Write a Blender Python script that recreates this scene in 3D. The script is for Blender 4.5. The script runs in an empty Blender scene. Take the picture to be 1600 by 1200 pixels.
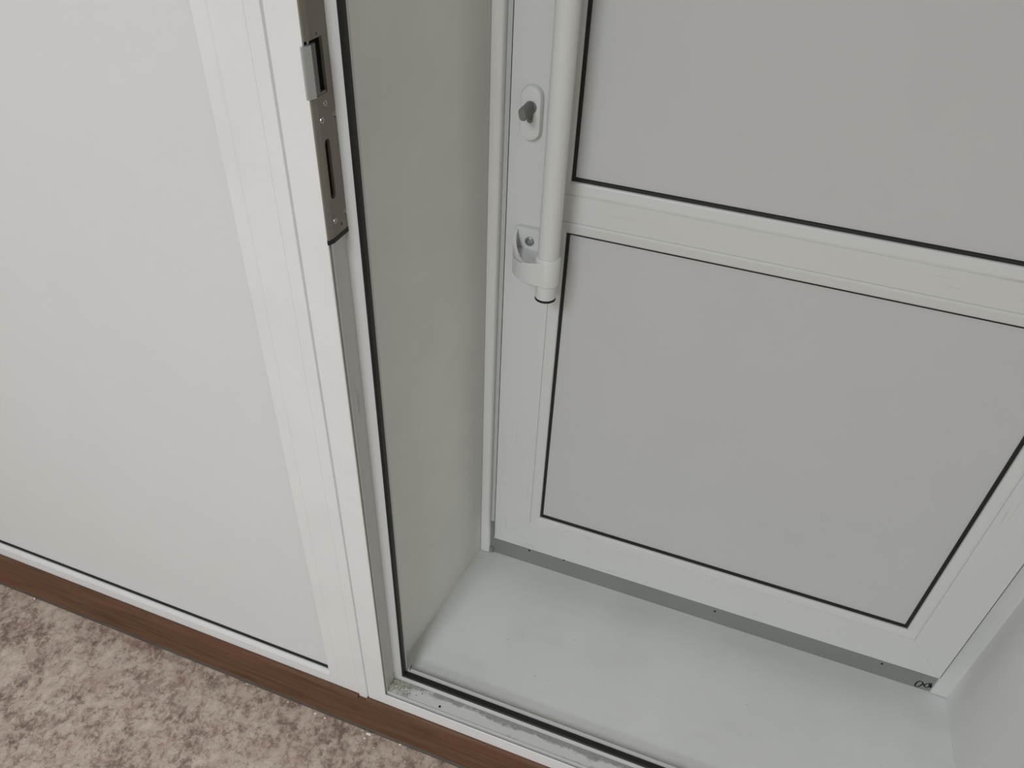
import bpy, bmesh, math, random
from mathutils import Vector, Matrix

random.seed(7)
sc = bpy.context.scene
COL = sc.collection
ZO = 0.124                      # height of the doorway threshold above the floor

# ------------------------------------------------------------------ camera
RC = ((0.9378270528466319, 0.3449472982103163, 0.038623573195703156),
      (0.24627258441353872, -0.5828498487485327, -0.7743615873608976),
      (-0.24460219360274996, 0.7357291725025016, -0.6315634185206638))
cam = bpy.data.cameras.new('camera')
cam.sensor_fit = 'HORIZONTAL'
cam.sensor_width = 36.0
cam.lens = 36.0 * 1196.4 / 1600.0
cam.clip_start = 0.02
co = bpy.data.objects.new('camera', cam)
COL.objects.link(co)
right, up, back = Vector(RC[0]), -Vector(RC[1]), -Vector(RC[2])
m = Matrix((right, up, back)).transposed().to_4x4()
m.translation = Vector((0.44022, -0.65, 1.4005 + ZO))
co.matrix_world = m
sc.camera = co

# ------------------------------------------------------------------ light
sc.view_settings.view_transform = 'Standard'
sc.view_settings.look = 'None'
sc.view_settings.gamma = 1.0
sc.view_settings.use_curve_mapping = False
sc.view_settings.exposure = 0.0
w = bpy.data.worlds.new('world')
sc.world = w
w.use_nodes = True
bg = w.node_tree.nodes['Background']
bg.inputs[0].default_value = (0.9, 0.95, 1.0, 1)
bg.inputs[1].default_value = 0.05


def area(name, loc, aim, sx, sy, power, col=(1, 1, 1)):
    l = bpy.data.lights.new(name, 'AREA')
    l.shape = 'RECTANGLE'
    l.size, l.size_y = sx, sy
    l.energy = power
    l.color = col
    o = bpy.data.objects.new(name, l)
    o.location = loc
    o.rotation_euler = (Vector(aim) - Vector(loc)).to_track_quat('-Z', 'Y').to_euler()
    COL.objects.link(o)
    return o


LAMP_COL = (0.905, 0.955, 1.005)
for lx, ly, lp in ((-0.18, -2.2, 42), (0.25, -4.6, 76)):
    area('ceiling_lamp', (lx, ly, 2.66), (lx, ly, 0), 0.6, 1.2, lp, LAMP_COL)


# ------------------------------------------------------------------ materials
def new_mat(name, base, rough=0.4, metal=0.0, spec=0.5):
    mt = bpy.data.materials.new(name)
    mt.use_nodes = True
    b = mt.node_tree.nodes['Principled BSDF']
    b.inputs['Base Color'].default_value = (*base, 1)
    b.inputs['Roughness'].default_value = rough
    b.inputs['Metallic'].default_value = metal
    b.inputs['Specular IOR Level'].default_value = spec
    return mt, mt.node_tree, b


def nd(nt, kind, **kw):
    n = nt.nodes.new(kind)
    for k, v in kw.items():
        setattr(n, k, v)
    return n


def math_n(nt, op, a, b=None, clamp=False):
    n = nd(nt, 'ShaderNodeMath', operation=op, use_clamp=clamp)
    for i, v in enumerate((a, b)):
        if v is None:
            continue
        if isinstance(v, (int, float)):
            n.inputs[i].default_value = v
        else:
            nt.links.new(v, n.inputs[i])
    return n.outputs[0]


def smooth(nt, v, lo, hi):
    n = nd(nt, 'ShaderNodeMapRange', interpolation_type='SMOOTHSTEP')
    nt.links.new(v, n.inputs['Value'])
    n.inputs['From Min'].default_value = lo
    n.inputs['From Max'].default_value = hi
    return n.outputs['Result']


def noise(nt, scale, detail=4, rough=0.6, stretch=None, dist=0.0):
    geo = nd(nt, 'ShaderNodeNewGeometry')
    src = geo.outputs['Position']
    if stretch:
        mp = nd(nt, 'ShaderNodeMapping')
        mp.inputs['Scale'].default_value = stretch
        nt.links.new(src, mp.inputs['Vector'])
        src = mp.outputs['Vector']
    n = nd(nt, 'ShaderNodeTexNoise')
    n.inputs['Scale'].default_value = scale
    n.inputs['Detail'].default_value = detail
    n.inputs['Roughness'].default_value = rough
    n.inputs['Distortion'].default_value = dist
    nt.links.new(src, n.inputs['Vector'])
    return n.outputs['Fac']


def mixc(nt, fac, a, b):
    n = nd(nt, 'ShaderNodeMix', data_type='RGBA')
    if isinstance(fac, (int, float)):
        n.inputs[0].default_value = fac
    else:
        nt.links.new(fac, n.inputs[0])
    for s, v in ((6, a), (7, b)):
        if isinstance(v, tuple):
            n.inputs[s].default_value = (*v, 1)
        else:
            nt.links.new(v, n.inputs[s])
    return n.outputs[2]


def bump(nt, b, h, strength, dist=0.001):
    n = nd(nt, 'ShaderNodeBump')
    n.inputs['Strength'].default_value = strength
    n.inputs['Distance'].default_value = dist
    nt.links.new(h, n.inputs['Height'])
    nt.links.new(n.outputs[0], b.inputs['Normal'])


def plastic(name, base, rough=0.38, var=0.04, spec=0.4):
    mt, nt, b = new_mat(name, base, rough, 0, spec)
    f = noise(nt, 7, 5, 0.6)
    dark = tuple(c * (1 - var) for c in base)
    nt.links.new(mixc(nt, smooth(nt, f, 0.35, 0.65), dark, base), b.inputs['Base Color'])
    bump(nt, b, noise(nt, 260, 2), 0.04, 0.0004)
    return mt


M = {}
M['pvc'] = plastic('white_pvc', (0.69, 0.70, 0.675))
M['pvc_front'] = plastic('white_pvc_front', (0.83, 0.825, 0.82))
M['panel'] = plastic('panel_white', (0.755, 0.757, 0.75), 0.42, 0.012)
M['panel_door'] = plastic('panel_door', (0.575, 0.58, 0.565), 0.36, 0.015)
M['lining'] = plastic('reveal_lining', (0.83, 0.835, 0.785), 0.4, 0.04)
M['sill'] = plastic('white_sill_board', (0.75, 0.76, 0.735), 0.4, 0.04)
_nt = M['sill'].node_tree
_b = _nt.nodes['Principled BSDF']
_c = _b.inputs['Base Color'].links[0].from_socket
_k = math_n(_nt, 'MULTIPLY', smooth(_nt, noise(_nt, 150, 1, 0.5), 0.765, 0.81), 0.40)
_k2 = math_n(_nt, 'MULTIPLY', smooth(_nt, noise(_nt, 6, 4, 0.6, (1, 2.2, 1)), 0.52, 0.72), 0.14)
_c = mixc(_nt, _k2, _c, (0.50, 0.50, 0.43))
_nt.links.new(mixc(_nt, _k, _c, (0.30, 0.30, 0.28)), _b.inputs['Base Color'])
M['lining_right'] = plastic('reveal_lining_white', (0.86, 0.86, 0.85), 0.4, 0.03)
M['trim'] = plastic('white_corner_trim', (0.88, 0.885, 0.855), 0.35, 0.02)
M['frame_grey'] = plastic('outer_frame_grey', (0.255, 0.26, 0.24), 0.45, 0.05)
M['rubber'] = plastic('black_rubber', (0.019, 0.019, 0.018), 0.5, 0.2, 0.3)
M['wallpaint'] = plastic('wall_paint', (0.74, 0.73, 0.70), 0.8, 0.03, 0.2)
M['ceiling'] = plastic('ceiling_paint', (0.8, 0.8, 0.78), 0.9, 0.03, 0.2)
M['powder'] = plastic('handle_powder_coat', (0.68, 0.69, 0.67), 0.3, 0.02, 0.5)
M['ink'] = plastic('marker_ink', (0.012, 0.012, 0.012), 0.6, 0.1, 0.2)
M['hole'] = plastic('dark_hole', (0.012, 0.011, 0.010), 0.9, 0.1, 0.1)
M['crumb'] = plastic('white_plaster', (0.85, 0.85, 0.82), 0.9, 0.08, 0.2)
M['lamp_off'] = M['powder']


def metal(name, base, rough, met=0.85):
    mt, nt, b = new_mat(name, base, rough, met)
    f = noise(nt, 300, 3, 0.6, (1, 1, 0.08))
    nt.links.new(mixc(nt, f, tuple(c * 0.8 for c in base), base), b.inputs['Base Color'])
    return mt


M['strike'] = metal('tan_painted_steel', (0.285, 0.262, 0.222), 0.5, 0.4)
M['steel'] = metal('bright_steel', (0.62, 0.63, 0.62), 0.38, 0.75)
M['screw'] = metal('zinc_screw', (0.62, 0.62, 0.60), 0.3, 0.8)
M['dark_screw'] = metal('dull_zinc', (0.30, 0.31, 0.31), 0.28, 0.6)
M['nickel'] = metal('matt_nickel', (0.22, 0.22, 0.20), 0.65, 0.25)


def scuffed(name, base, stretch, amount=0.7):
    """white profile with rubbed grey dirt in streaks along its length"""
    mt, nt, b = new_mat(name, base, 0.4, 0, 0.4)
    f = noise(nt, 9, 6, 0.65, stretch)
    g = noise(nt, 3.2, 2, 0.5)
    k = math_n(nt, 'MULTIPLY', smooth(nt, f, 0.58, 0.78), smooth(nt, g, 0.42, 0.62))
    k = math_n(nt, 'MULTIPLY', k, amount)
    nt.links.new(mixc(nt, k, base, (0.42, 0.40, 0.36)), b.inputs['Base Color'])
    return mt


M['scuff_x'] = scuffed('scuffed_profile_level', (0.66, 0.67, 0.65), (0.9, 8, 16))
M['scuff_z'] = scuffed('scuffed_profile_upright', (0.66, 0.67, 0.65), (16, 8, 0.9))


def threshold_mat():
    base = (0.66, 0.665, 0.64)
    mt, nt, b = new_mat('grimy_threshold', base, 0.45, 0, 0.35)
    geo = nd(nt, 'ShaderNodeNewGeometry')
    sep = nd(nt, 'ShaderNodeSeparateXYZ')
    nt.links.new(geo.outputs['Position'], sep.inputs[0])
    X, Y, Z = sep.outputs
    fine = noise(nt, 190, 5, 0.7)
    mid = noise(nt, 42, 6, 0.7, (0.55, 1, 1))
    big = noise(nt, 9, 2, 0.5)
    # grime gathers in the back corner of the rebate, at places along its front, and in the left corner
    backe = smooth(nt, Y, 0.022, 0.037)
    front = math_n(nt, 'SUBTRACT', 1.0, smooth(nt, Y, 0.0098, 0.018))
    front = math_n(nt, 'MULTIPLY', front, smooth(nt, X, 0.12, 0.34))
    corner = math_n(nt, 'SUBTRACT', 1.0, smooth(nt, X, 0.015, 0.060))
    edge = math_n(nt, 'ADD', math_n(nt, 'MULTIPLY', backe, 0.30), math_n(nt, 'MULTIPLY', front, 0.17))
    edge = math_n(nt, 'ADD', edge, math_n(nt, 'MULTIPLY', corner, 0.16))
    v = math_n(nt, 'ADD', math_n(nt, 'ADD', edge, math_n(nt, 'MULTIPLY', mid, 0.75)), math_n(nt, 'MULTIPLY', big, 0.35))
    v = math_n(nt, 'ADD', v, math_n(nt, 'MULTIPLY', fine, 0.15))
    k = smooth(nt, v, 0.70, 0.86)
    low = math_n(nt, 'SUBTRACT', 1.0, smooth(nt, Z, ZO + 0.0002, ZO + 0.0022))
    ins = smooth(nt, Y, 0.0094, 0.0104)
    k = math_n(nt, 'MULTIPLY', math_n(nt, 'MULTIPLY', k, low), ins)
    k = math_n(nt, 'MULTIPLY', k, math_n(nt, 'ADD', 0.35, math_n(nt, 'MULTIPLY', fine, 0.7)), True)
    dirt = mixc(nt, smooth(nt, X, 0.02, 0.07), (0.20, 0.195, 0.13), (0.17, 0.17, 0.165))
    nt.links.new(mixc(nt, k, base, dirt), b.inputs['Base Color'])
    bump(nt, b, v, 0.15, 0.0008)
    return mt


M['threshold'] = threshold_mat()


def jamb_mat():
    base = (0.655, 0.655, 0.635)  # darker than the frame front: shade of rebate and stop put into the colour
    mt, nt, b = new_mat('jamb_pvc_shaded', base, 0.4, 0, 0.4)
    geo = nd(nt, 'ShaderNodeNewGeometry')
    sep = nd(nt, 'ShaderNodeSeparateXYZ')
    nt.links.new(geo.outputs['Position'], sep.inputs[0])
    X, Y, Z = sep.outputs
    n = noise(nt, 60, 4, 0.6, (1, 1.6, 0.35))
    dz = smooth(nt, math_n(nt, 'ABSOLUTE', math_n(nt, 'SUBTRACT', Z, 0.735 + ZO)), 0.05, 0.005)
    dy = smooth(nt, math_n(nt, 'ABSOLUTE', math_n(nt, 'SUBTRACT', Y, 0.026)), 0.008, 0.001)
    k = math_n(nt, 'MULTIPLY', math_n(nt, 'MULTIPLY', dz, dy), smooth(nt, n, 0.45, 0.62))
    k = math_n(nt, 'MULTIPLY', k, 0.5)
    c = mixc(nt, k, base, (0.16, 0.13, 0.11))
    # yellowed grime low on the jamb
    k2 = math_n(nt, 'MULTIPLY', smooth(nt, Z, ZO + 0.05, ZO + 0.004), smooth(nt, noise(nt, 120, 4), 0.46, 0.62))
    k2 = math_n(nt, 'MULTIPLY', k2, smooth(nt, Y, 0.008, 0.012))
    c = mixc(nt, math_n(nt, 'MULTIPLY', k2, 0.45), c, (0.25, 0.23, 0.16))
    nt.links.new(c, b.inputs['Base Color'])
    return mt


M['jamb'] = jamb_mat()


def floor_mat():
    mt, nt, b = new_mat('mottled_linoleum', (0.4, 0.33, 0.28), 0.42, 0, 0.35)
    broad = noise(nt, 14, 3, 0.55, None, 0.5)
    v = noise(nt, 58, 9, 0.78, (1, 0.85, 1), 0.3)
    tint = noise(nt, 19, 4, 0.6)
    fine = noise(nt, 380, 3, 0.7)
    vv = math_n(nt, 'ADD', v, math_n(nt, 'MULTIPLY', math_n(nt, 'SUBTRACT', broad, 0.5), 0.42))
    vv = math_n(nt, 'ADD', vv, math_n(nt, 'MULTIPLY', math_n(nt, 'SUBTRACT', fine, 0.5), 0.24))
    r = nd(nt, 'ShaderNodeValToRGB')
    r.color_ramp.elements[0].position = 0.30
    r.color_ramp.elements[0].color = (0.150, 0.108, 0.092, 1)
    r.color_ramp.elements[1].position = 0.66
    r.color_ramp.elements[1].color = (0.64, 0.555, 0.465, 1)
    for p, cc in ((0.39, (0.235, 0.168, 0.142)), (0.455, (0.375, 0.282, 0.230)), (0.52, (0.515, 0.418, 0.342))):
        e = r.color_ramp.elements.new(p)
        e.color = (*cc, 1)
    nt.links.new(vv, r.inputs['Fac'])
    c = r.outputs['Color']
    c = mixc(nt, math_n(nt, 'MULTIPLY', smooth(nt, tint, 0.48, 0.66), 0.35), c, (0.43, 0.285, 0.23))
    c = mixc(nt, math_n(nt, 'MULTIPLY', smooth(nt, noise(nt, 23, 4, 0.65), 0.54, 0.70), 0.35), c, (0.33, 0.29, 0.265))
    blot = noise(nt, 105, 3, 0.5, (1, 1.3, 1))
    c = mixc(nt, math_n(nt, 'MULTIPLY', smooth(nt, blot, 0.62, 0.70), 0.5), c, (0.165, 0.130, 0.105))
    nt.links.new(c, b.inputs['Base Color'])
    bump(nt, b, v, 0.08, 0.0006)
    return mt


M['lino'] = floor_mat()


def skirting_mat():
    mt, nt, b = new_mat('brown_wood_print', (0.10, 0.05, 0.028), 0.5, 0, 0.25)
    g = noise(nt, 30, 6, 0.65, (0.22, 4, 4), 0.4)
    g2 = noise(nt, 5, 3, 0.5, (0.5, 1, 3))
    c = mixc(nt, smooth(nt, g, 0.35, 0.68), (0.150, 0.078, 0.044), (0.090, 0.046, 0.026))
    c = mixc(nt, math_n(nt, 'MULTIPLY', smooth(nt, g2, 0.45, 0.7), 0.6), c, (0.165, 0.068, 0.040))
    nt.links.new(c, b.inputs['Base Color'])
    return mt


M['skirting'] = skirting_mat()
M['lip'] = plastic('grey_skirting_lip', (0.105, 0.085, 0.066), 0.5, 0.25, 0.3)


def debris_mat():
    mt, nt, b = new_mat('old_foam_dirt', (0.5, 0.5, 0.4), 0.9, 0, 0.1)
    f = noise(nt, 420, 3, 0.7)
    nt.links.new(mixc(nt, smooth(nt, f, 0.4, 0.6), (0.24, 0.235, 0.165), (0.62, 0.62, 0.52)), b.inputs['Base Color'])
    return mt


M['debris'] = debris_mat()


# ------------------------------------------------------------------ builders
def root(name, loc, label, cat, kind=None, group=None):
    o = bpy.data.objects.new(name, None)
    o.empty_display_size = 0.05
    COL.objects.link(o)
    o.location = (loc[0], loc[1], loc[2] + ZO)
    tag(o, label, cat, kind, group)
    return o


def tag(o, label=None, cat=None, kind=None, group=None):
    if label: o['label'] = label
    if cat: o['category'] = cat
    if kind: o['kind'] = kind
    if group: o['group'] = group
    return o


def wloc(o):
    v = Vector((0, 0, 0))
    while o is not None:
        v += o.location
        o = o.parent
    return v


def obj(name, bm, mat, parent=None, smooth_shade=False, bevel=0.0, label=None):
    """link the bmesh (in scene coordinates, heights from the threshold) as ONE mesh object"""
    bmesh.ops.recalc_face_normals(bm, faces=bm.faces)
    off = (wloc(parent) if parent else Vector((0, 0, 0))) - Vector((0, 0, ZO))
    # put the origin at the piece's own centre
    lo = Vector((min(v.co.x for v in bm.verts), min(v.co.y for v in bm.verts), min(v.co.z for v in bm.verts)))
    hi = Vector((max(v.co.x for v in bm.verts), max(v.co.y for v in bm.verts), max(v.co.z for v in bm.verts)))
    c = (lo + hi) / 2
    for v in bm.verts:
        v.co -= c
    me = bpy.data.meshes.new(name)
    bm.to_mesh(me)
    bm.free()
    me.materials.append(mat)
    if smooth_shade:
        for p in me.polygons:
            p.use_smooth = True
        me.set_sharp_from_angle(angle=math.radians(38))
    o = bpy.data.objects.new(name, me)
    COL.objects.link(o)
    o.parent = parent
    o.location = c - off
    if bevel:
        md = o.modifiers.new('bevel', 'BEVEL')
        md.width = bevel
        md.segments = 2
        md.limit_method = 'ANGLE'
    if label:
        o['label'] = label
    return o


def prism(bm, poly, fa, fb):
    """closed polygon swept between two placements fa, fb: (a, b) -> xyz"""
    A = [bm.verts.new(fa(*p)) for p in poly]
    B = [bm.verts.new(fb(*p)) for p in poly]
    n = len(poly)
    for i in range(n):
        j = (i + 1) % n
        bm.faces.new((A[i], A[j], B[j], B[i]))
    bm.faces.new(A)
    bm.faces.new(B)
    return bm


def box(bm, x0, x1, y0, y1, z0, z1):
    return prism(bm, [(x0, y0), (x1, y0), (x1, y1), (x0, y1)], lambda a, b: (a, b, z0), lambda a, b: (a, b, z1))


def B(*a):
    return box(bmesh.new(), *a)


def zprism(poly, z0, z1):
    return prism(bmesh.new(), poly, lambda a, b: (a, b, z0), lambda a, b: (a, b, z1))


def xprism(poly, x0, x1):
    return prism(bmesh.new(), poly, lambda a, b: (x0, a, b), lambda a, b: (x1, a, b))


def member(side, R, prof, bm=None):
    """one mitred member of a rectangular frame R = (x0, x1, z0, z1); prof = (h, y), h measured inwards from R"""
    bm = bm or bmesh.new()
    x0, x1, z0, z1 = R

    def P(cx, cz):
        return lambda h, y: ((x0 + h) if cx == 0 else (x1 - h), y, (z0 + h) if cz == 0 else (z1 - h))
    c = {'left': ((0, 0), (0, 1)), 'right': ((1, 0), (1, 1)), 'bottom': ((0, 0), (1, 0)), 'top': ((0, 1), (1, 1))}[side]
    return prism(bm, prof, P(*c[0]), P(*c[1]))


SIDES = ('left', 'bottom', 'right', 'top')


def loop(R, prof):
    bm = bmesh.new()
    for s in SIDES:
        member(s, R, prof, bm)
    return bm


def grow(R, d):
    return (R[0] - d, R[1] + d, R[2] - d, R[3] + d)


def circle(cx, cy, r, n=24, a0=0.0):
    return [(cx + r * math.cos(a0 + 2 * math.pi * i / n), cy + r * math.sin(a0 + 2 * math.pi * i / n)) for i in range(n)]


def stadium(cx, cz, r, half, n=10):
    """upright rounded bar outline in (x, z)"""
    p = [(cx + r * math.cos(math.pi * i / n), cz + half + r * math.sin(math.pi * i / n)) for i in range(n + 1)]
    p += [(cx - r * math.cos(math.pi * i / n), cz - half - r * math.sin(math.pi * i / n)) for i in range(n + 1)]
    return p


def yprism(poly, y0, y1, bm=None):
    return prism(bm or bmesh.new(), poly, lambda a, b: (a, y0, b), lambda a, b: (a, y1, b))


def lathe_y(poly_list, bm=None):
    """stack of outlines in (x, z) at given y, bridged and capped"""
    bm = bm or bmesh.new()
    rings = [[bm.verts.new((a, y, b)) for a, b in poly] for poly, y in poly_list]
    for r0, r1 in zip(rings, rings[1:]):
        n = len(r0)
        for i in range(n):
            j = (i + 1) % n
            bm.faces.new((r0[i], r0[j], r1[j], r1[i]))
    bm.faces.new(rings[0])
    bm.faces.new(rings[-1])
    return bm


def stack_z(rings_xyz, bm=None):
    bm = bm or bmesh.new()
    rings = [[bm.verts.new(p) for p in r] for r in rings_xyz]
    for r0, r1 in zip(rings, rings[1:]):
        n = len(r0)
        for i in range(n):
            j = (i + 1) % n
            bm.faces.new((r0[i], r0[j], r1[j], r1[i]))
    bm.faces.new(rings[0])
    bm.faces.new(rings[-1])
    return bm


def tube_path(pts, r, n=8, bm=None):
    bm = bm or bmesh.new()
    rings = []
    for i, p in enumerate(pts):
        p = Vector(p)
        a = Vector(pts[max(i - 1, 0)]); c = Vector(pts[min(i + 1, len(pts) - 1)])
        t = (c - a).normalized()
        u = t.cross(Vector((0, 1, 0)))
        if u.length < 1e-4:
            u = t.cross(Vector((1, 0, 0)))
        u.normalize()
        v = t.cross(u)
        rings.append([bm.verts.new(p + (u * math.cos(2 * math.pi * k / n) + v * math.sin(2 * math.pi * k / n)) * r) for k in range(n)])
    for r0, r1 in zip(rings, rings[1:]):
        for i in range(n):
            j = (i + 1) % n
            bm.faces.new((r0[i], r0[j], r1[j], r1[i]))
    bm.faces.new(rings[0]); bm.faces.new(rings[-1])
    return bm


def carve(o, cutters):
    """cut pockets: boolean difference baked into the mesh, cutters removed"""
    tmp = []
    for bm in cutters:
        c = obj('cutter', bm, M['hole'])
        md = o.modifiers.new('cut', 'BOOLEAN')
        md.operation = 'DIFFERENCE'
        md.solver = 'EXACT'
        md.object = c
        tmp.append(c)
    bpy.context.view_layer.update()
    dg = bpy.context.evaluated_depsgraph_get()
    me = bpy.data.meshes.new_from_object(o.evaluated_get(dg))
    o.modifiers.clear()
    o.data = me
    for c in tmp:
        bpy.data.objects.remove(c)


TOP = 2.03          # clear height of the doorway above its threshold
OPEN = (0.0, 1.055, 0.0, TOP)
RX0, RX1, RY0, RZ1 = -2.1, 2.7, -6.2, 2.58     # the room

# ------------------------------------------------------------------ room
fl = obj('floor', B(RX0, RX1, RY0, 0.05, -ZO - 0.02, -ZO), M['lino'])
tag(fl, 'mottled beige and brown stone-look linoleum floor in front of the partition', 'floor', 'structure')
o = obj('ceiling', B(RX0, RX1, RY0, 0.05, RZ1, RZ1 + 0.05), M['ceiling'])
tag(o, 'plain white ceiling of the room', 'ceiling', 'structure')
o = obj('wall_left', B(RX0 - 0.1, RX0, RY0, 0.05, -ZO, RZ1), M['wallpaint'])
tag(o, 'plain painted side wall left of the white partition', 'wall', 'structure')
o = obj('wall_right', B(RX1, RX1 + 0.1, RY0, 0.05, -ZO, RZ1), M['wallpaint'])
tag(o, 'plain painted side wall right of the doorway', 'wall', 'structure')
o = obj('wall_back', B(RX0, RX1, RY0 - 0.1, RY0, -ZO, RZ1), M['wallpaint'])
tag(o, 'plain painted wall facing the partition', 'wall', 'structure')

# ------------------------------------------------------------------ partition left and right of the doorway
wf = root('wall_front', (-0.05, 0.03, -ZO), 'white plastic partition with a large smooth panel left of the doorway', 'wall', 'structure')
P_REC = 0.010
bead_prof = [(0.0, 0.0001), (0.0020, -0.0007), (0.008, -0.0006), (0.0198, -0.0002), (0.0215, 0.0008), (0.0215, 0.016), (0.0, 0.016)]
bead_low = [(0.0, 0.0001), (0.0016, -0.0012), (0.0045, -0.0016), (0.0125, 0.0006), (0.0135, 0.003), (0.0135, 0.016), (0.0, 0.016)]


def partition(x0, x1, with_conn):
    zb = -0.0085                       # underside of the glazing bead
    z0, z1 = -0.072, TOP + 0.041
    # posts and rails
    obj('post', B(x1 - 0.041, x1, 0.0, 0.058, z0, z1), M['pvc_front'], wf, bevel=0.0003)
    obj('post', B(x0, x0 + 0.041, 0.0, 0.058, z0, z1), M['pvc_front'], wf, bevel=0.0003)
    obj('bottom_rail', B(x0 + 0.041, x1 - 0.041, 0.0002, 0.058, z0, zb), M['pvc_front'], wf)
    obj('top_rail', B(x0 + 0.041, x1 - 0.041, 0.0002, 0.058, z1 - 0.06, z1), M['pvc_front'], wf)
    R = (x0 + 0.041, x1 - 0.041, zb, z1 - 0.06)
    inner = (R[0] + 0.0215, R[1] - 0.0215, R[2] + 0.0135, R[3] - 0.0215)

    def strip(side, prof):
        return member(side, R, prof)
    # upright beads
    for s in ('left', 'right'):
        if s == 'left':
            bm = zprism([(R[0] + h, y) for h, y in bead_prof], R[2], R[3])
        else:
            bm = zprism([(R[1] - h, y) for h, y in bead_prof], R[2], R[3])
        obj('glazing_bead', bm, M['pvc_front'], wf)
    obj('glazing_bead', xprism([(y, R[2] + h) for h, y in bead_low], R[0] + 0.020, R[1] - 0.020), M['pvc_front'], wf)
    obj('glazing_bead', xprism([(y, R[3] - h) for h, y in bead_low], R[0] + 0.020, R[1] - 0.020), M['pvc_front'], wf)
    gk = [(-0.0008, 0.0062), (0.0040, 0.0070), (0.0045, 0.0105), (-0.0008, 0.0105)]
    obj('rubber_gasket', loop(inner, gk), M['rubber'], wf, label='thin black rubber gasket')
    obj('infill_panel', B(inner[0] - 0.01, inner[1] + 0.01, P_REC, 0.034, inner[2] - 0.01, inner[3] + 0.01), M['panel'], wf)
    if with_conn:
        obj('joint_strip', zprism([(x1 + 0.0002, 0.0), (x1 + 0.0006, -0.0003), (x1 + 0.0180, -0.0003), (x1 + 0.0188, 0.0), (x1 + 0.0203, 0.0032), (x1 + 0.0203, 0.05), (x1 + 0.0002, 0.05)], -0.0465, z1), M['pvc_front'], wf)


partition(-2.098, -0.0608, True)
partition(1.0965, 2.698, False)
# solid infill above and below
obj('upper_panel', B(RX0, RX1, 0.004, 0.05, TOP + 0.0415, RZ1), M['panel'], wf)
obj('base_board', B(RX0, RX1, 0.004, 0.055, -ZO, -0.073), M['pvc_front'], wf)

# ------------------------------------------------------------------ frame of the inner doorway
tf = root('trim_1', (0.5, 0.03, -0.042), 'white plastic frame of the open inner doorway with a black seal', 'door frame', 'structure')
fr = [(-0.0405, 0.0032), (-0.0386, 0.0002), (-0.0380, 0.0), (-0.0008, 0.0), (0.0, 0.0008), (-0.0003, 0.0012), (-0.0050, 0.0018), (-0.0050, 0.0058), (0.0002, 0.0063), (0.0004, 0.0068),
      (0.0003, 0.0093), (-0.0010, 0.0102), (-0.0010, 0.0385), (0.0172, 0.0385), (0.0185, 0.0392), (0.0185, 0.0575), (-0.02, 0.0575), (-0.0405, 0.0575)]
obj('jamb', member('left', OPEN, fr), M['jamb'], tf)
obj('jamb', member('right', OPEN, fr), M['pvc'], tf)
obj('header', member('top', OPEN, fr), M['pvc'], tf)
for s_ in SIDES:
    obj('lit_face_strip', member(s_, OPEN, [(-0.0384, 0.0004), (-0.0381, -0.0003), (-0.0009, -0.0003), (-0.0004, 0.0004), (-0.0009, 0.0010), (-0.0381, 0.0010)]), M['pvc_front'], tf)  # added strip: keeps the front bright over the shade-darkened frame profile
obj('threshold', member('bottom', OPEN, fr), M['threshold'], tf, label='grimy white plastic threshold')
gk = [(0.0165, 0.0388), (0.0178, 0.0372), (0.0200, 0.0368), (0.0216, 0.0385), (0.0219, 0.043), (0.0212, 0.0482), (0.0190, 0.0502), (0.0165, 0.0502)]
bm = loop(OPEN, gk)
tube_path([(0.0255, 0.052, 0.012), (0.0262, 0.055, 0.020), (0.0275, 0.0575, 0.0265), (0.0295, 0.058, 0.031)], 0.0007, 6, bm)
obj('door_seal', bm, M['rubber'], tf, True, label='black rubber door seal')
bm = bmesh.new()
prism(bm, circle(0.106, 0.0170, 0.0023, 16), lambda a, b: (a, b, -0.0012), lambda a, b: (a, b, -0.0006))
prism(bm, circle(0.0545, 0.0215, 0.0009, 8), lambda a, b: (a, b, -0.0012), lambda a, b: (a, b, -0.0007))
prism(bm, circle(0.064, 0.0285, 0.0012, 8), lambda a, b: (a, b, -0.0012), lambda a, b: (a, b, -0.0007))
obj('screw_hole', bm, M['hole'], tf)

# ------------------------------------------------------------------ deep reveal between the two doors
YB = 0.405


def lining(name, pts, z0, z1, label, mat=None):
    o = obj(name, zprism(pts, z0, z1), mat or M['lining'])
    return tag(o, label, 'reveal', 'structure')


lining('trim_2', [(-0.0035, 0.0576), (-0.0030, 0.0576), (0.0379, YB), (0.0379, YB + 0.02), (-0.03, YB + 0.02), (-0.03, 0.0576)], -0.02, TOP + 0.01,
       'smooth off-white side lining left of the white sill, behind the black door seal')
lining('trim_3', [(1.0403, 0.0576), (1.09, 0.0576), (1.09, YB + 0.02), (1.0270, YB + 0.02), (1.0270, YB)], -0.02, TOP + 0.01,
       'smooth white side lining right of the white sill', M['lining_right'])
o = obj('trim_4', xprism([(0.0576, -0.0020), (YB + 0.02, -0.0020), (YB + 0.02, -0.02), (0.0576, -0.02)], -0.03, 1.09), M['sill'])
tag(o, 'broad white sill board between the threshold and the closed door', 'sill', 'structure')
o = obj('trim_5', B(-0.03, 1.09, 0.0576, YB + 0.02, TOP + 0.01, TOP + 0.03), M['lining'])
tag(o, 'smooth white lining over the top of the reveal', 'reveal', 'structure')
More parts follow.
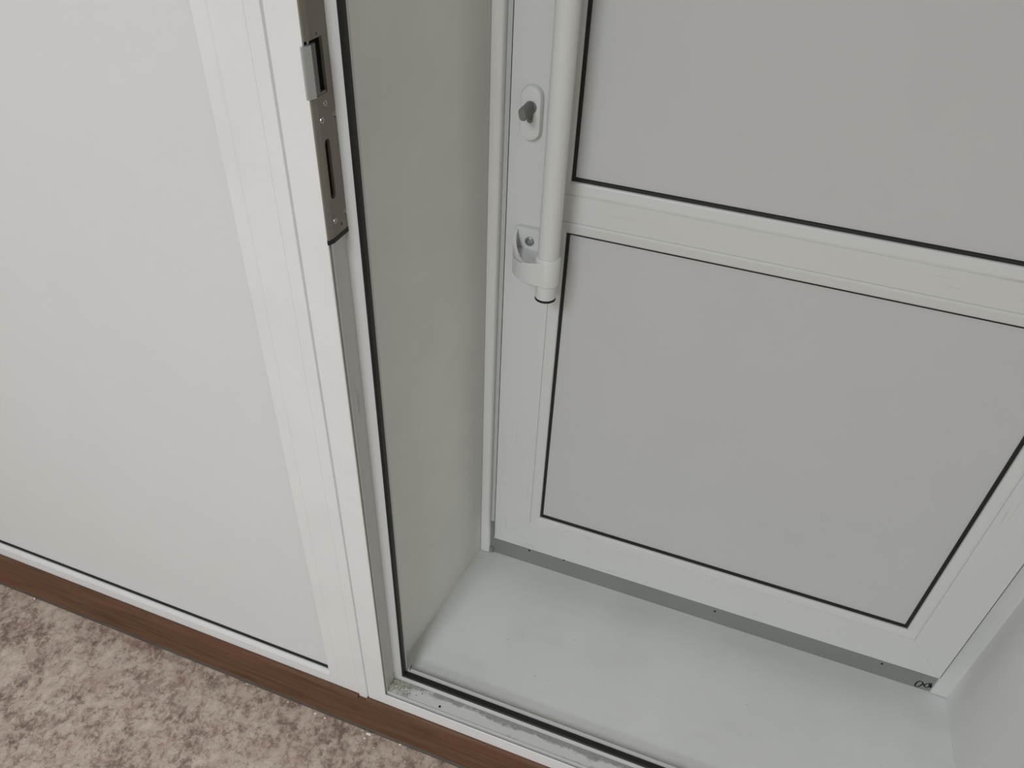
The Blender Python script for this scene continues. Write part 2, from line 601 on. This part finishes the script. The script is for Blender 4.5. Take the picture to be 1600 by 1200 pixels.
# corner trims beside the closed door
o = obj('trim_6', zprism([(0.0365, 0.3975), (0.0380, 0.3935), (0.0405, 0.3920), (0.0540, 0.3920), (0.0565, 0.3935), (0.0585, 0.3965), (0.0592, 0.400), (0.0592, 0.42), (0.0365, 0.42)], 0.0008, TOP + 0.01), M['trim'], smooth_shade=True)
tag(o, 'narrow white upright corner strip left of the closed door', 'trim', 'structure')
o = obj('trim_7', zprism([(0.9955, 0.3990), (0.9965, 0.3962), (1.0280, 0.3962), (1.0280, 0.42), (0.9955, 0.42)], 0.0008, TOP + 0.01), M['pvc'])
tag(o, 'narrow white upright corner strip right of the closed door', 'trim', 'structure')

# ------------------------------------------------------------------ fixed frame of the outer door
of = root('trim_8', (0.53, 0.42, 0.0), 'grey plastic frame strip under the closed door with scribbled marker digits', 'door frame', 'structure')
obj('riser', B(0.0594, 0.9954, 0.3990, 0.44, -0.0025, 0.100), M['frame_grey'], of)
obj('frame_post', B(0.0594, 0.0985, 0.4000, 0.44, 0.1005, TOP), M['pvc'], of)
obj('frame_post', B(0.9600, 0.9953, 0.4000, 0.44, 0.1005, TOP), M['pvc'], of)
obj('end_block', B(0.0596, 0.0668, 0.3955, 0.3989, -0.0019, 0.0150), M['frame_grey'], of)
for x, z in ((0.1513, 0.0418), (0.2313, 0.0464), (0.5636, 0.0357), (0.8943, 0.0377)):
    obj('drain_hole', yprism(stadium(x, z, 0.0020, 0.0006, 5), 0.3986, 0.3994), M['hole'], of)
Om = [(967.3, 3.9), (966.9, 11.3), (968.3, 18.1), (971.2, 22.3), (975.3, 21.2), (977.7, 17.5), (977.1, 11.9), (975.6, 5.6), (972.6, 1.4), (968.7, 1.8), (967.3, 4.5)]
bmk = [(977.7, 17.5), (979.7, 15.0), (981.6, 11.8), (984.1, 8.9), (987.6, 7.4), (989.4, 10.8), (989.9, 15.6), (988.7, 20.9), (986.0, 22.2), (983.3, 19.6), (982.0, 15.0), (981.6, 11.8)]
cm = [(986.8, 23.0), (989.8, 25.0), (992.4, 19.2), (993.6, 11.0), (992.0, 14.4), (989.1, 19.0)]
bm = bmesh.new()
for s, r in ((Om, 0.0014), (bmk, 0.0013), (cm, 0.0018)):
    tube_path([(a / 1000, 0.3990, b / 1000) for a, b in s], r, 6, bm)
for v in bm.verts:
    v.co.y = 0.3990 + (v.co.y - 0.3990) * 0.2
obj('marker_writing', bm, M['ink'], of, label='black handwritten digits 001')

# ------------------------------------------------------------------ the closed outer door
dr = root('door_1', (0.53, 0.40, 0.0856), 'white plastic panelled door closed at the back of the reveal', 'door', 'structure')
SX0, SX1, SZ0, SZ1 = 0.0783, 0.9815, 0.0856, 2.00
GX0, GX1 = 0.1754, 0.8879
LOW = (GX0, GX1, 0.1909, 0.8453)
UPP = (GX0, GX1, 0.9280, 1.9050)
BW = 0.0195
FY = 0.3686
ix0, ix1, iz0, iz1 = GX0 - BW, GX1 + BW, LOW[2] - BW, UPP[3] + BW
prof = [(0.0, FY + 0.0014), (0.012, FY), (0.994, FY), (1.0, FY + 0.0006), (1.0, FY + 0.06), (0.28, FY + 0.06), (0.28, FY + 0.019), (0.0, FY + 0.019)]


def sash(side):
    def P(cx, cz):
        a = (SX0 if cx == 0 else SX1, SZ0 if cz == 0 else SZ1)
        b = (ix0 if cx == 0 else ix1, iz0 if cz == 0 else iz1)
        dx = 0.00012 * (1 if cx == 0 else -1) if side in ('bottom', 'top') else 0
        dz = 0.00012 * (1 if cz == 0 else -1) if side in ('left', 'right') else 0
        return lambda t, y: (a[0] + (b[0] - a[0]) * t + dx, y, a[1] + (b[1] - a[1]) * t + dz)
    c = {'left': ((0, 0), (0, 1)), 'right': ((1, 0), (1, 1)), 'bottom': ((0, 0), (1, 0)), 'top': ((0, 1), (1, 1))}[side]
    return prism(bmesh.new(), prof, P(*c[0]), P(*c[1]))


obj('stile', sash('left'), M['scuff_z'], dr)
obj('stile', sash('right'), M['scuff_z'], dr)
obj('bottom_rail', sash('bottom'), M['scuff_x'], dr)
obj('top_rail', sash('top'), M['scuff_x'], dr)
mr0, mr1 = LOW[3] + BW, UPP[2] - BW
obj('middle_rail', xprism([(FY + 0.001, mr0), (FY + 0.0002, mr0 + 0.0008), (FY + 0.0002, mr1 - 0.0008), (FY + 0.001, mr1), (FY + 0.06, mr1), (FY + 0.06, mr0)], ix0, ix1), M['scuff_x'], dr)
bead = [(0.0002, FY + 0.0008), (0.0008, FY + 0.0001), (0.0045, FY - 0.0003), (0.0170, FY + 0.0016), (0.0190, FY + 0.0028), (0.0195, FY + 0.0048), (0.0195, FY + 0.020), (0.0004, FY + 0.020)]
gask = [(-0.0005, FY + 0.0062), (0.0042, FY + 0.0072), (0.0050, FY + 0.0090), (0.0050, FY + 0.0110), (-0.0005, FY + 0.0110)]
for G in (LOW, UPP):
    for s in SIDES:
        obj('glazing_bead', member(s, grow(G, BW), bead), M['scuff_x' if s in ('top', 'bottom') else 'scuff_z'], dr)
    obj('rubber_gasket', loop(G, gask), M['rubber'], dr, label='black rubber gasket around the panel')
    obj('infill_panel', B(G[0] - 0.01, G[1] + 0.01, FY + 0.0100, FY + 0.034, G[2] - 0.01, G[3] + 0.01), M['panel_door'], dr)
# black strips added for the dark shade of the gap between leaf and frame
obj('edge_gap_dark', B(SX0 - 0.0026, SX0 + 0.0004, FY + 0.0055, FY + 0.0310, SZ0 + 0.001, SZ1), M['rubber'], dr, label='black strip for the shaded gap along the leaf edge')
obj('edge_gap_dark', B(SX1 - 0.0004, SX1 + 0.0030, FY + 0.0050, FY + 0.0255, SZ0 - 0.004, SZ1), M['rubber'], dr, label='black strip for the shaded gap along the leaf edge')

# pull bar with its clamp bracket
TX, TY, TR = 0.1663, 0.3150, 0.0160
TZ0, TZ1 = 0.7625, 1.93
ring = lambda r, z: [(x, y, z) for x, y in circle(TX, TY, r, 40)]
bar = obj('pull_handle', stack_z([ring(TR, TZ0), ring(TR, TZ1 - 0.002), ring(TR - 0.002, TZ1)]), M['powder'], dr, True)
obj('end_cap', stack_z([ring(TR - 0.0006, TZ0 - 0.0045), ring(TR + 0.0003, TZ0 - 0.0040), ring(TR + 0.0003, TZ0 - 0.0022), ring(TR - 0.0012, TZ0 - 0.0018), ring(TR - 0.0012, TZ0)]), M['rubber'], bar, True, label='black end cap under the bar')


def bracket(dz):
    bm = bmesh.new()
    z = lambda v: v + dz
    # arm sweeping from the door leaf out to the bar: outer and inner outlines in plan
    outer = [(0.0985, FY), (0.0982, 0.358), (0.0990, 0.348), (0.1025, 0.337), (0.1085, 0.3265), (0.1170, 0.3165), (0.1275, 0.3075), (0.1400, 0.3005), (0.1530, 0.2968), (0.1663, 0.2960)]
    inner = [(0.1380, FY), (0.1380, 0.360), (0.1385, 0.352), (0.1400, 0.346), (0.1425, 0.341), (0.1455, 0.338), (0.1490, 0.336), (0.1540, 0.3345), (0.1600, 0.334), (0.1663, 0.3340)]
    n = len(outer)
    top = [0.812, 0.812, 0.812, 0.8122, 0.813, 0.8145, 0.817, 0.821, 0.826, 0.831]
    bot = [0.7755, 0.7755, 0.7760, 0.7770, 0.7785, 0.7805, 0.7825, 0.7845, 0.7860, 0.7868]
    r = []
    for i in range(n):
        ox, oy = outer[i]; nx, ny = inner[i]
        ins = 0.0022
        d = Vector((nx - ox, ny - oy, 0)).normalized() * ins
        r.append([bm.verts.new(p) for p in ((ox + d.x, oy + d.y, z(bot[i])), (ox, oy, z(bot[i] + ins)), (ox, oy, z(top[i])), (nx, ny, z(top[i])), (nx, ny, z(bot[i])))])
    for a, b in zip(r, r[1:]):
        for k in range(5):
            l = (k + 1) % 5
            bm.faces.new((a[k], a[l], b[l], b[k]))
    bm.faces.new(r[0]); bm.faces.new(r[-1])
    # side cheek rising beside the screw
    ct = [0.8445, 0.8440, 0.8395, 0.8330, 0.8255, 0.8190, 0.8172]
    r = []
    for i in range(7):
        ox, oy = outer[i]; nx, ny = inner[i]
        d = Vector((nx - ox, ny - oy, 0)).normalized() * 0.0045
        r.append([bm.verts.new(p) for p in ((ox, oy, z(top[i] - 0.002)), (ox, oy, z(ct[i])), (ox + d.x, oy + d.y, z(ct[i] - 0.0006)), (ox + d.x, oy + d.y, z(top[i] - 0.002)))])
    for a, b in zip(r, r[1:]):
        for k in range(4):
            l = (k + 1) % 4
            bm.faces.new((a[k], a[l], b[l], b[k]))
    bm.faces.new(r[0]); bm.faces.new(r[-1])
    # flat plate carrying the screw
    yprism([(0.1030, z(0.806)), (0.1375, z(0.806)), (0.1375, z(0.8440)), (0.1345, z(0.8465)), (0.1015, z(0.8465)), (0.0995, z(0.8440)), (0.0995, z(0.81))], FY - 0.0105, FY, bm)
    # collar clamped round the bar
    stack_z([ring(TR + 0.0018, z(0.7860)), ring(TR + 0.0030, z(0.7872)), ring(TR + 0.0030, z(0.8305)), ring(TR + 0.0018, z(0.8325))], bm)
    b = obj('bracket', bm, M['powder'], bar, True, label='white clamp bracket holding the bar to the door')
    c = circle(0.1222, z(0.8255), 0.0071, 20)
    k = circle(0.1222, z(0.8255), 0.0058, 20)
    lathe = lathe_y([(c, FY - 0.0104), (c, FY - 0.0128), (k, FY - 0.0136)])
    obj('screw', lathe, M['dark_screw'], bar, True, label='dark zinc screw head')
    obj('screw_recess', yprism(circle(0.1222, z(0.8255), 0.0017, 6), FY - 0.0138, FY - 0.0130), M['steel'], bar)


bracket(0.0)
bracket(1.02)

# lock rose with thumb turn
esc_c = (0.1118, 1.0205)
esc = obj('lock_rose', lathe_y([(stadium(*esc_c, 0.0158, 0.0230), FY), (stadium(*esc_c, 0.0158, 0.0230), FY - 0.0065), (stadium(*esc_c, 0.0140, 0.0230), FY - 0.0100), (stadium(*esc_c, 0.0128, 0.0230), FY - 0.0104)]), M['powder'], dr, True, label='white oval lock rose')
CX, CZ = 0.1120, 1.0300
key = [(CX + 0.0088 * math.cos(a), CZ + 0.0088 * math.sin(a)) for a in [math.radians(-62 + 304 * i / 22) for i in range(23)]]
key += [(CX - 0.0041, CZ - 0.0190), (CX - 0.0028, CZ - 0.0210), (CX, CZ - 0.0218), (CX + 0.0028, CZ - 0.0210), (CX + 0.0041, CZ - 0.0190)]
obj('key_cylinder', yprism(key, FY - 0.004, FY - 0.0118), M['nickel'], esc, label='grey metal lock cylinder')
ca, sa = math.cos(math.radians(12)), math.sin(math.radians(12))


def paddle(s):
    pts = []
    for x, zz in stadium(0, 0, 0.0056 * s, 0.0028 * s, 8):
        pts.append((CX + x * ca - zz * sa - 0.0002, CZ + x * sa + zz * ca + 0.0003))
    return pts


obj('thumb_turn', lathe_y([(paddle(0.95), FY - 0.010), (paddle(1.0), FY - 0.014), (paddle(1.08), FY - 0.036), (paddle(1.04), FY - 0.0425), (paddle(0.80), FY - 0.0445)]), M['nickel'], esc, True, label='grey metal thumb turn')

# ------------------------------------------------------------------ electric strike let into the left jamb
es = root('electric_strike', (0.001, 0.02, 0.9725), 'long tan metal electric strike plate screwed to the left door jamb', 'strike plate')
SP = [(-0.0009, -0.0002), (0.0008, -0.0004), (0.0016, 0.0008), (0.0033, 0.0066), (0.0034, 0.0080), (0.0034, 0.0372), (0.0028, 0.0378), (-0.0009, 0.0378)]
ST = 1.62
pl = obj('face_plate', zprism(SP, 0.9775, ST), M['strike'], es)


def slot(y0, y1, z0, z1):
    r = (y1 - y0) / 2
    c = (y0 + y1) / 2
    pts = stadium(c, (z0 + z1) / 2, r, (z1 - z0) / 2 - r, 8)
    return prism(bmesh.new(), pts, lambda a, b: (-0.0004, a, b), lambda a, b: (0.006, a, b))


KZ0, KZ1 = 1.1335, 1.1835
SLOT = (0.0112, 0.0212, 1.0215, 1.0885)


def xdisc(y, z, r, x0, x1, n=16):
    return prism(bmesh.new(), circle(y, z, r, n), lambda a, b: (x0, a, b), lambda a, b: (x1, a, b))


cut = [slot(*SLOT), B(-0.0004, 0.01, -0.004, 0.0275, KZ0, KZ1 + 0.0035), xdisc(0.0372, 1.1085, 0.0042, -0.0004, 0.006), xdisc(0.0372, 0.9975, 0.0042, -0.0004, 0.006)]
cut += [xdisc(0.0260, 0.9868, 0.0019, -0.0004, 0.006, 12), xdisc(0.0190, 1.1905, 0.0013, -0.0004, 0.006, 10)]
carve(pl, cut)
obj('pocket', B(-0.0006, -0.0002, 0.0012, 0.0285, KZ0 - 0.001, KZ1 + 0.004), M['hole'], es, label='black latch pocket')
obj('pocket', B(-0.0006, -0.0002, 0.0100, 0.0225, 1.0205, 1.0895), M['hole'], es, label='black slot')
obj('pocket', B(-0.0006, -0.0002, 0.0235, 0.0285, 0.9840, 0.9895), M['hole'], es)
# bright keeper that swings out of the plate
kp = [(-0.0006, -0.0052), (0.0012, -0.0056), (0.0020, -0.0048), (0.0048, 0.0038), (0.0048, 0.0052), (-0.0004, 0.0052), (-0.0004, -0.0005)]
obj('keeper', zprism(kp, KZ0 + 0.0004, KZ1), M['steel'], es, label='bright steel keeper')
obj('keeper_inner_shaded', zprism([(-0.0003, 0.0053), (0.0042, 0.0053), (0.0026, 0.0158), (-0.0003, 0.0158)], KZ0 + 0.0024, KZ1 - 0.0003), M['nickel'], es, label='inner keeper face coloured dark for its shade')  # inner side of the steel keeper, its shade put into a darker material
obj('keeper_step', B(-0.0003, 0.0028, 0.0062, 0.0262, KZ0 + 0.0002, KZ0 + 0.0022), M['strike'], es)
cap = [(-0.0009, -0.0006), (0.0011, -0.0008), (0.0037, 0.0066), (0.0038, 0.0384), (-0.0009, 0.0384)]
obj('end_cap', zprism(cap, 0.9718, 0.9774), M['rubber'], es, label='black plastic end cap')


def strike_screw(y, z, r=0.0032, x=0.0034):
    bm = bmesh.new()
    r0 = [bm.verts.new((x - 0.0006, a, b)) for a, b in circle(y, z, r, 16)]
    r1 = [bm.verts.new((x + 0.0007, a, b)) for a, b in circle(y, z, r * 0.92, 16)]
    r2 = [bm.verts.new((x + 0.0007, a, b)) for a, b in circle(y, z, r * 0.5, 16)]
    r3 = [bm.verts.new((x - 0.0004, a, b)) for a, b in circle(y, z, r * 0.42, 16)]
    for a, b in ((r0, r1), (r1, r2), (r2, r3)):
        for i in range(16):
            j = (i + 1) % 16
            bm.faces.new((a[i], a[j], b[j], b[i]))
    bm.faces.new(r0); bm.faces.new(r3)
    obj('screw', bm, M['screw'], es, True)


strike_screw(0.0200, 1.1242, 0.0033)
strike_screw(0.0112, 1.1095, 0.0036)
strike_screw(0.0138, 0.9962, 0.0036)
strike_screw(0.0362, 1.1085, 0.0026, 0.0020)
strike_screw(0.0362, 0.9975, 0.0026, 0.0020)

# ------------------------------------------------------------------ skirting
sk = root('baseboard_left', (-0.3, -0.012, -ZO), 'brown wood-look plastic skirting along the foot of the white partition', 'skirting', 'structure')
curve = [(-0.0003, -0.0335), (-0.0030, -0.0338), (-0.0052, -0.0352), (-0.0078, -0.0400), (-0.0098, -0.0460), (-0.0112, -0.0540), (-0.0122, -0.0660), (-0.0130, -0.0820), (-0.0142, -0.0960), (-0.0162, -0.1080), (-0.0190, -0.1165), (-0.0205, -0.1195)]
sec = curve + [(-0.0205, -ZO), (-0.0003, -ZO)]
board = obj('skirting_board', xprism(sec, RX0, RX1), M['skirting'], sk)
carve(board, [B(-0.0606, -0.0418, -0.03, 0.001, -0.0412, 0.0)])
for p in board.data.polygons:
    p.use_smooth = True
board.data.set_sharp_from_angle(angle=math.radians(38))
lip = [(-0.0203, -0.1190), (-0.0218, -0.1206), (-0.0236, -0.1228), (-0.0242, -ZO), (-0.0203, -ZO)]
obj('floor_lip', xprism(lip, RX0, RX1), M['lip'], sk, True, label='thin greyish flexible lip along the floor')

# ------------------------------------------------------------------ dirt and crumbs
bm = bmesh.new()
for k in range(90):
    a = random.random() ** 1.6
    x = 0.002 + 0.044 * a
    y = 0.0115 + 0.025 * random.random() * (1 - 0.35 * a)
    s = random.uniform(0.0008, 0.0028) * (1 - 0.5 * a)
    r = bmesh.ops.create_icosphere(bm, subdivisions=1, radius=s)
    for v in r['verts']:
        v.co = Vector((v.co.x * random.uniform(0.8, 1.5), v.co.y * random.uniform(0.8, 1.3), v.co.z * 0.55)) + Vector((x, y, -0.0010 + s * 0.35))
o = obj('debris', bm, M['debris'])
tag(o, 'yellowish crumbled foam and dirt in the left corner of the threshold', 'debris', 'stuff')

CR = [(-0.8872, -0.0262, 0.0022, 'lone white crumb at the skirting foot far left under the big panel'),
      (-0.3194, -0.0266, 0.0018, 'flat white crumb touching the skirting below the end of the big panel'),
      (-0.2995, -0.0371, 0.0012, 'tiny white crumb on the floor just off the skirting left of the doorway'),
      (-0.2183, -0.0293, 0.0018, 'small white crumb under the skirting left of the elongated flake'),
      (-0.1529, -0.0302, 0.0020, 'elongated white flake on the floor beside the skirting'),
      (-0.1299, -0.0313, 0.0021, 'white crumb right of the elongated flake near the skirting'),
      (-0.0315, -0.0290, 0.0029, 'largest white crumb on the floor below the joint strip'),
      (-0.0348, -0.0394, 0.0020, 'white crumb on the floor just in front of the largest crumb'),
      (-0.0467, -0.0264, 0.0014, 'tiny white crumb against the skirting left of the largest crumb'),
      (0.0362, -0.0256, 0.0023, 'round white crumb at the skirting foot below the doorway corner'),
      (-0.0092, -0.0500, 0.0013, 'tiny white crumb out on the floor right of the largest crumb'),
      (0.0601, -0.0512, 0.0014, 'tiny white crumb out on the floor below the threshold')]
for i, (x, y, s, lab) in enumerate(CR):
    bm = bmesh.new()
    r = bmesh.ops.create_icosphere(bm, subdivisions=2, radius=s)
    ex = 1.9 if i in (4, 6) else 1.1
    ang = 0.6 if i == 4 else 0.1
    for v in r['verts']:
        f = 1 + 0.28 * math.sin(v.co.x * 2600 + i) * math.cos(v.co.y * 2100 + 2 * i)
        c = Vector((v.co.x * ex * f, v.co.y * f, v.co.z * 0.7 * f))
        c.rotate(Matrix.Rotation(ang, 3, 'Z'))
        v.co = c + Vector((x, y, 0))
    lo = min(v.co.z for v in bm.verts)
    for v in bm.verts:
        v.co.z += -ZO - lo
    o = obj('plaster_crumb', bm, M['crumb'], smooth_shade=True)
    tag(o, lab, 'crumb', group='white plaster crumbs on the floor by the skirting')
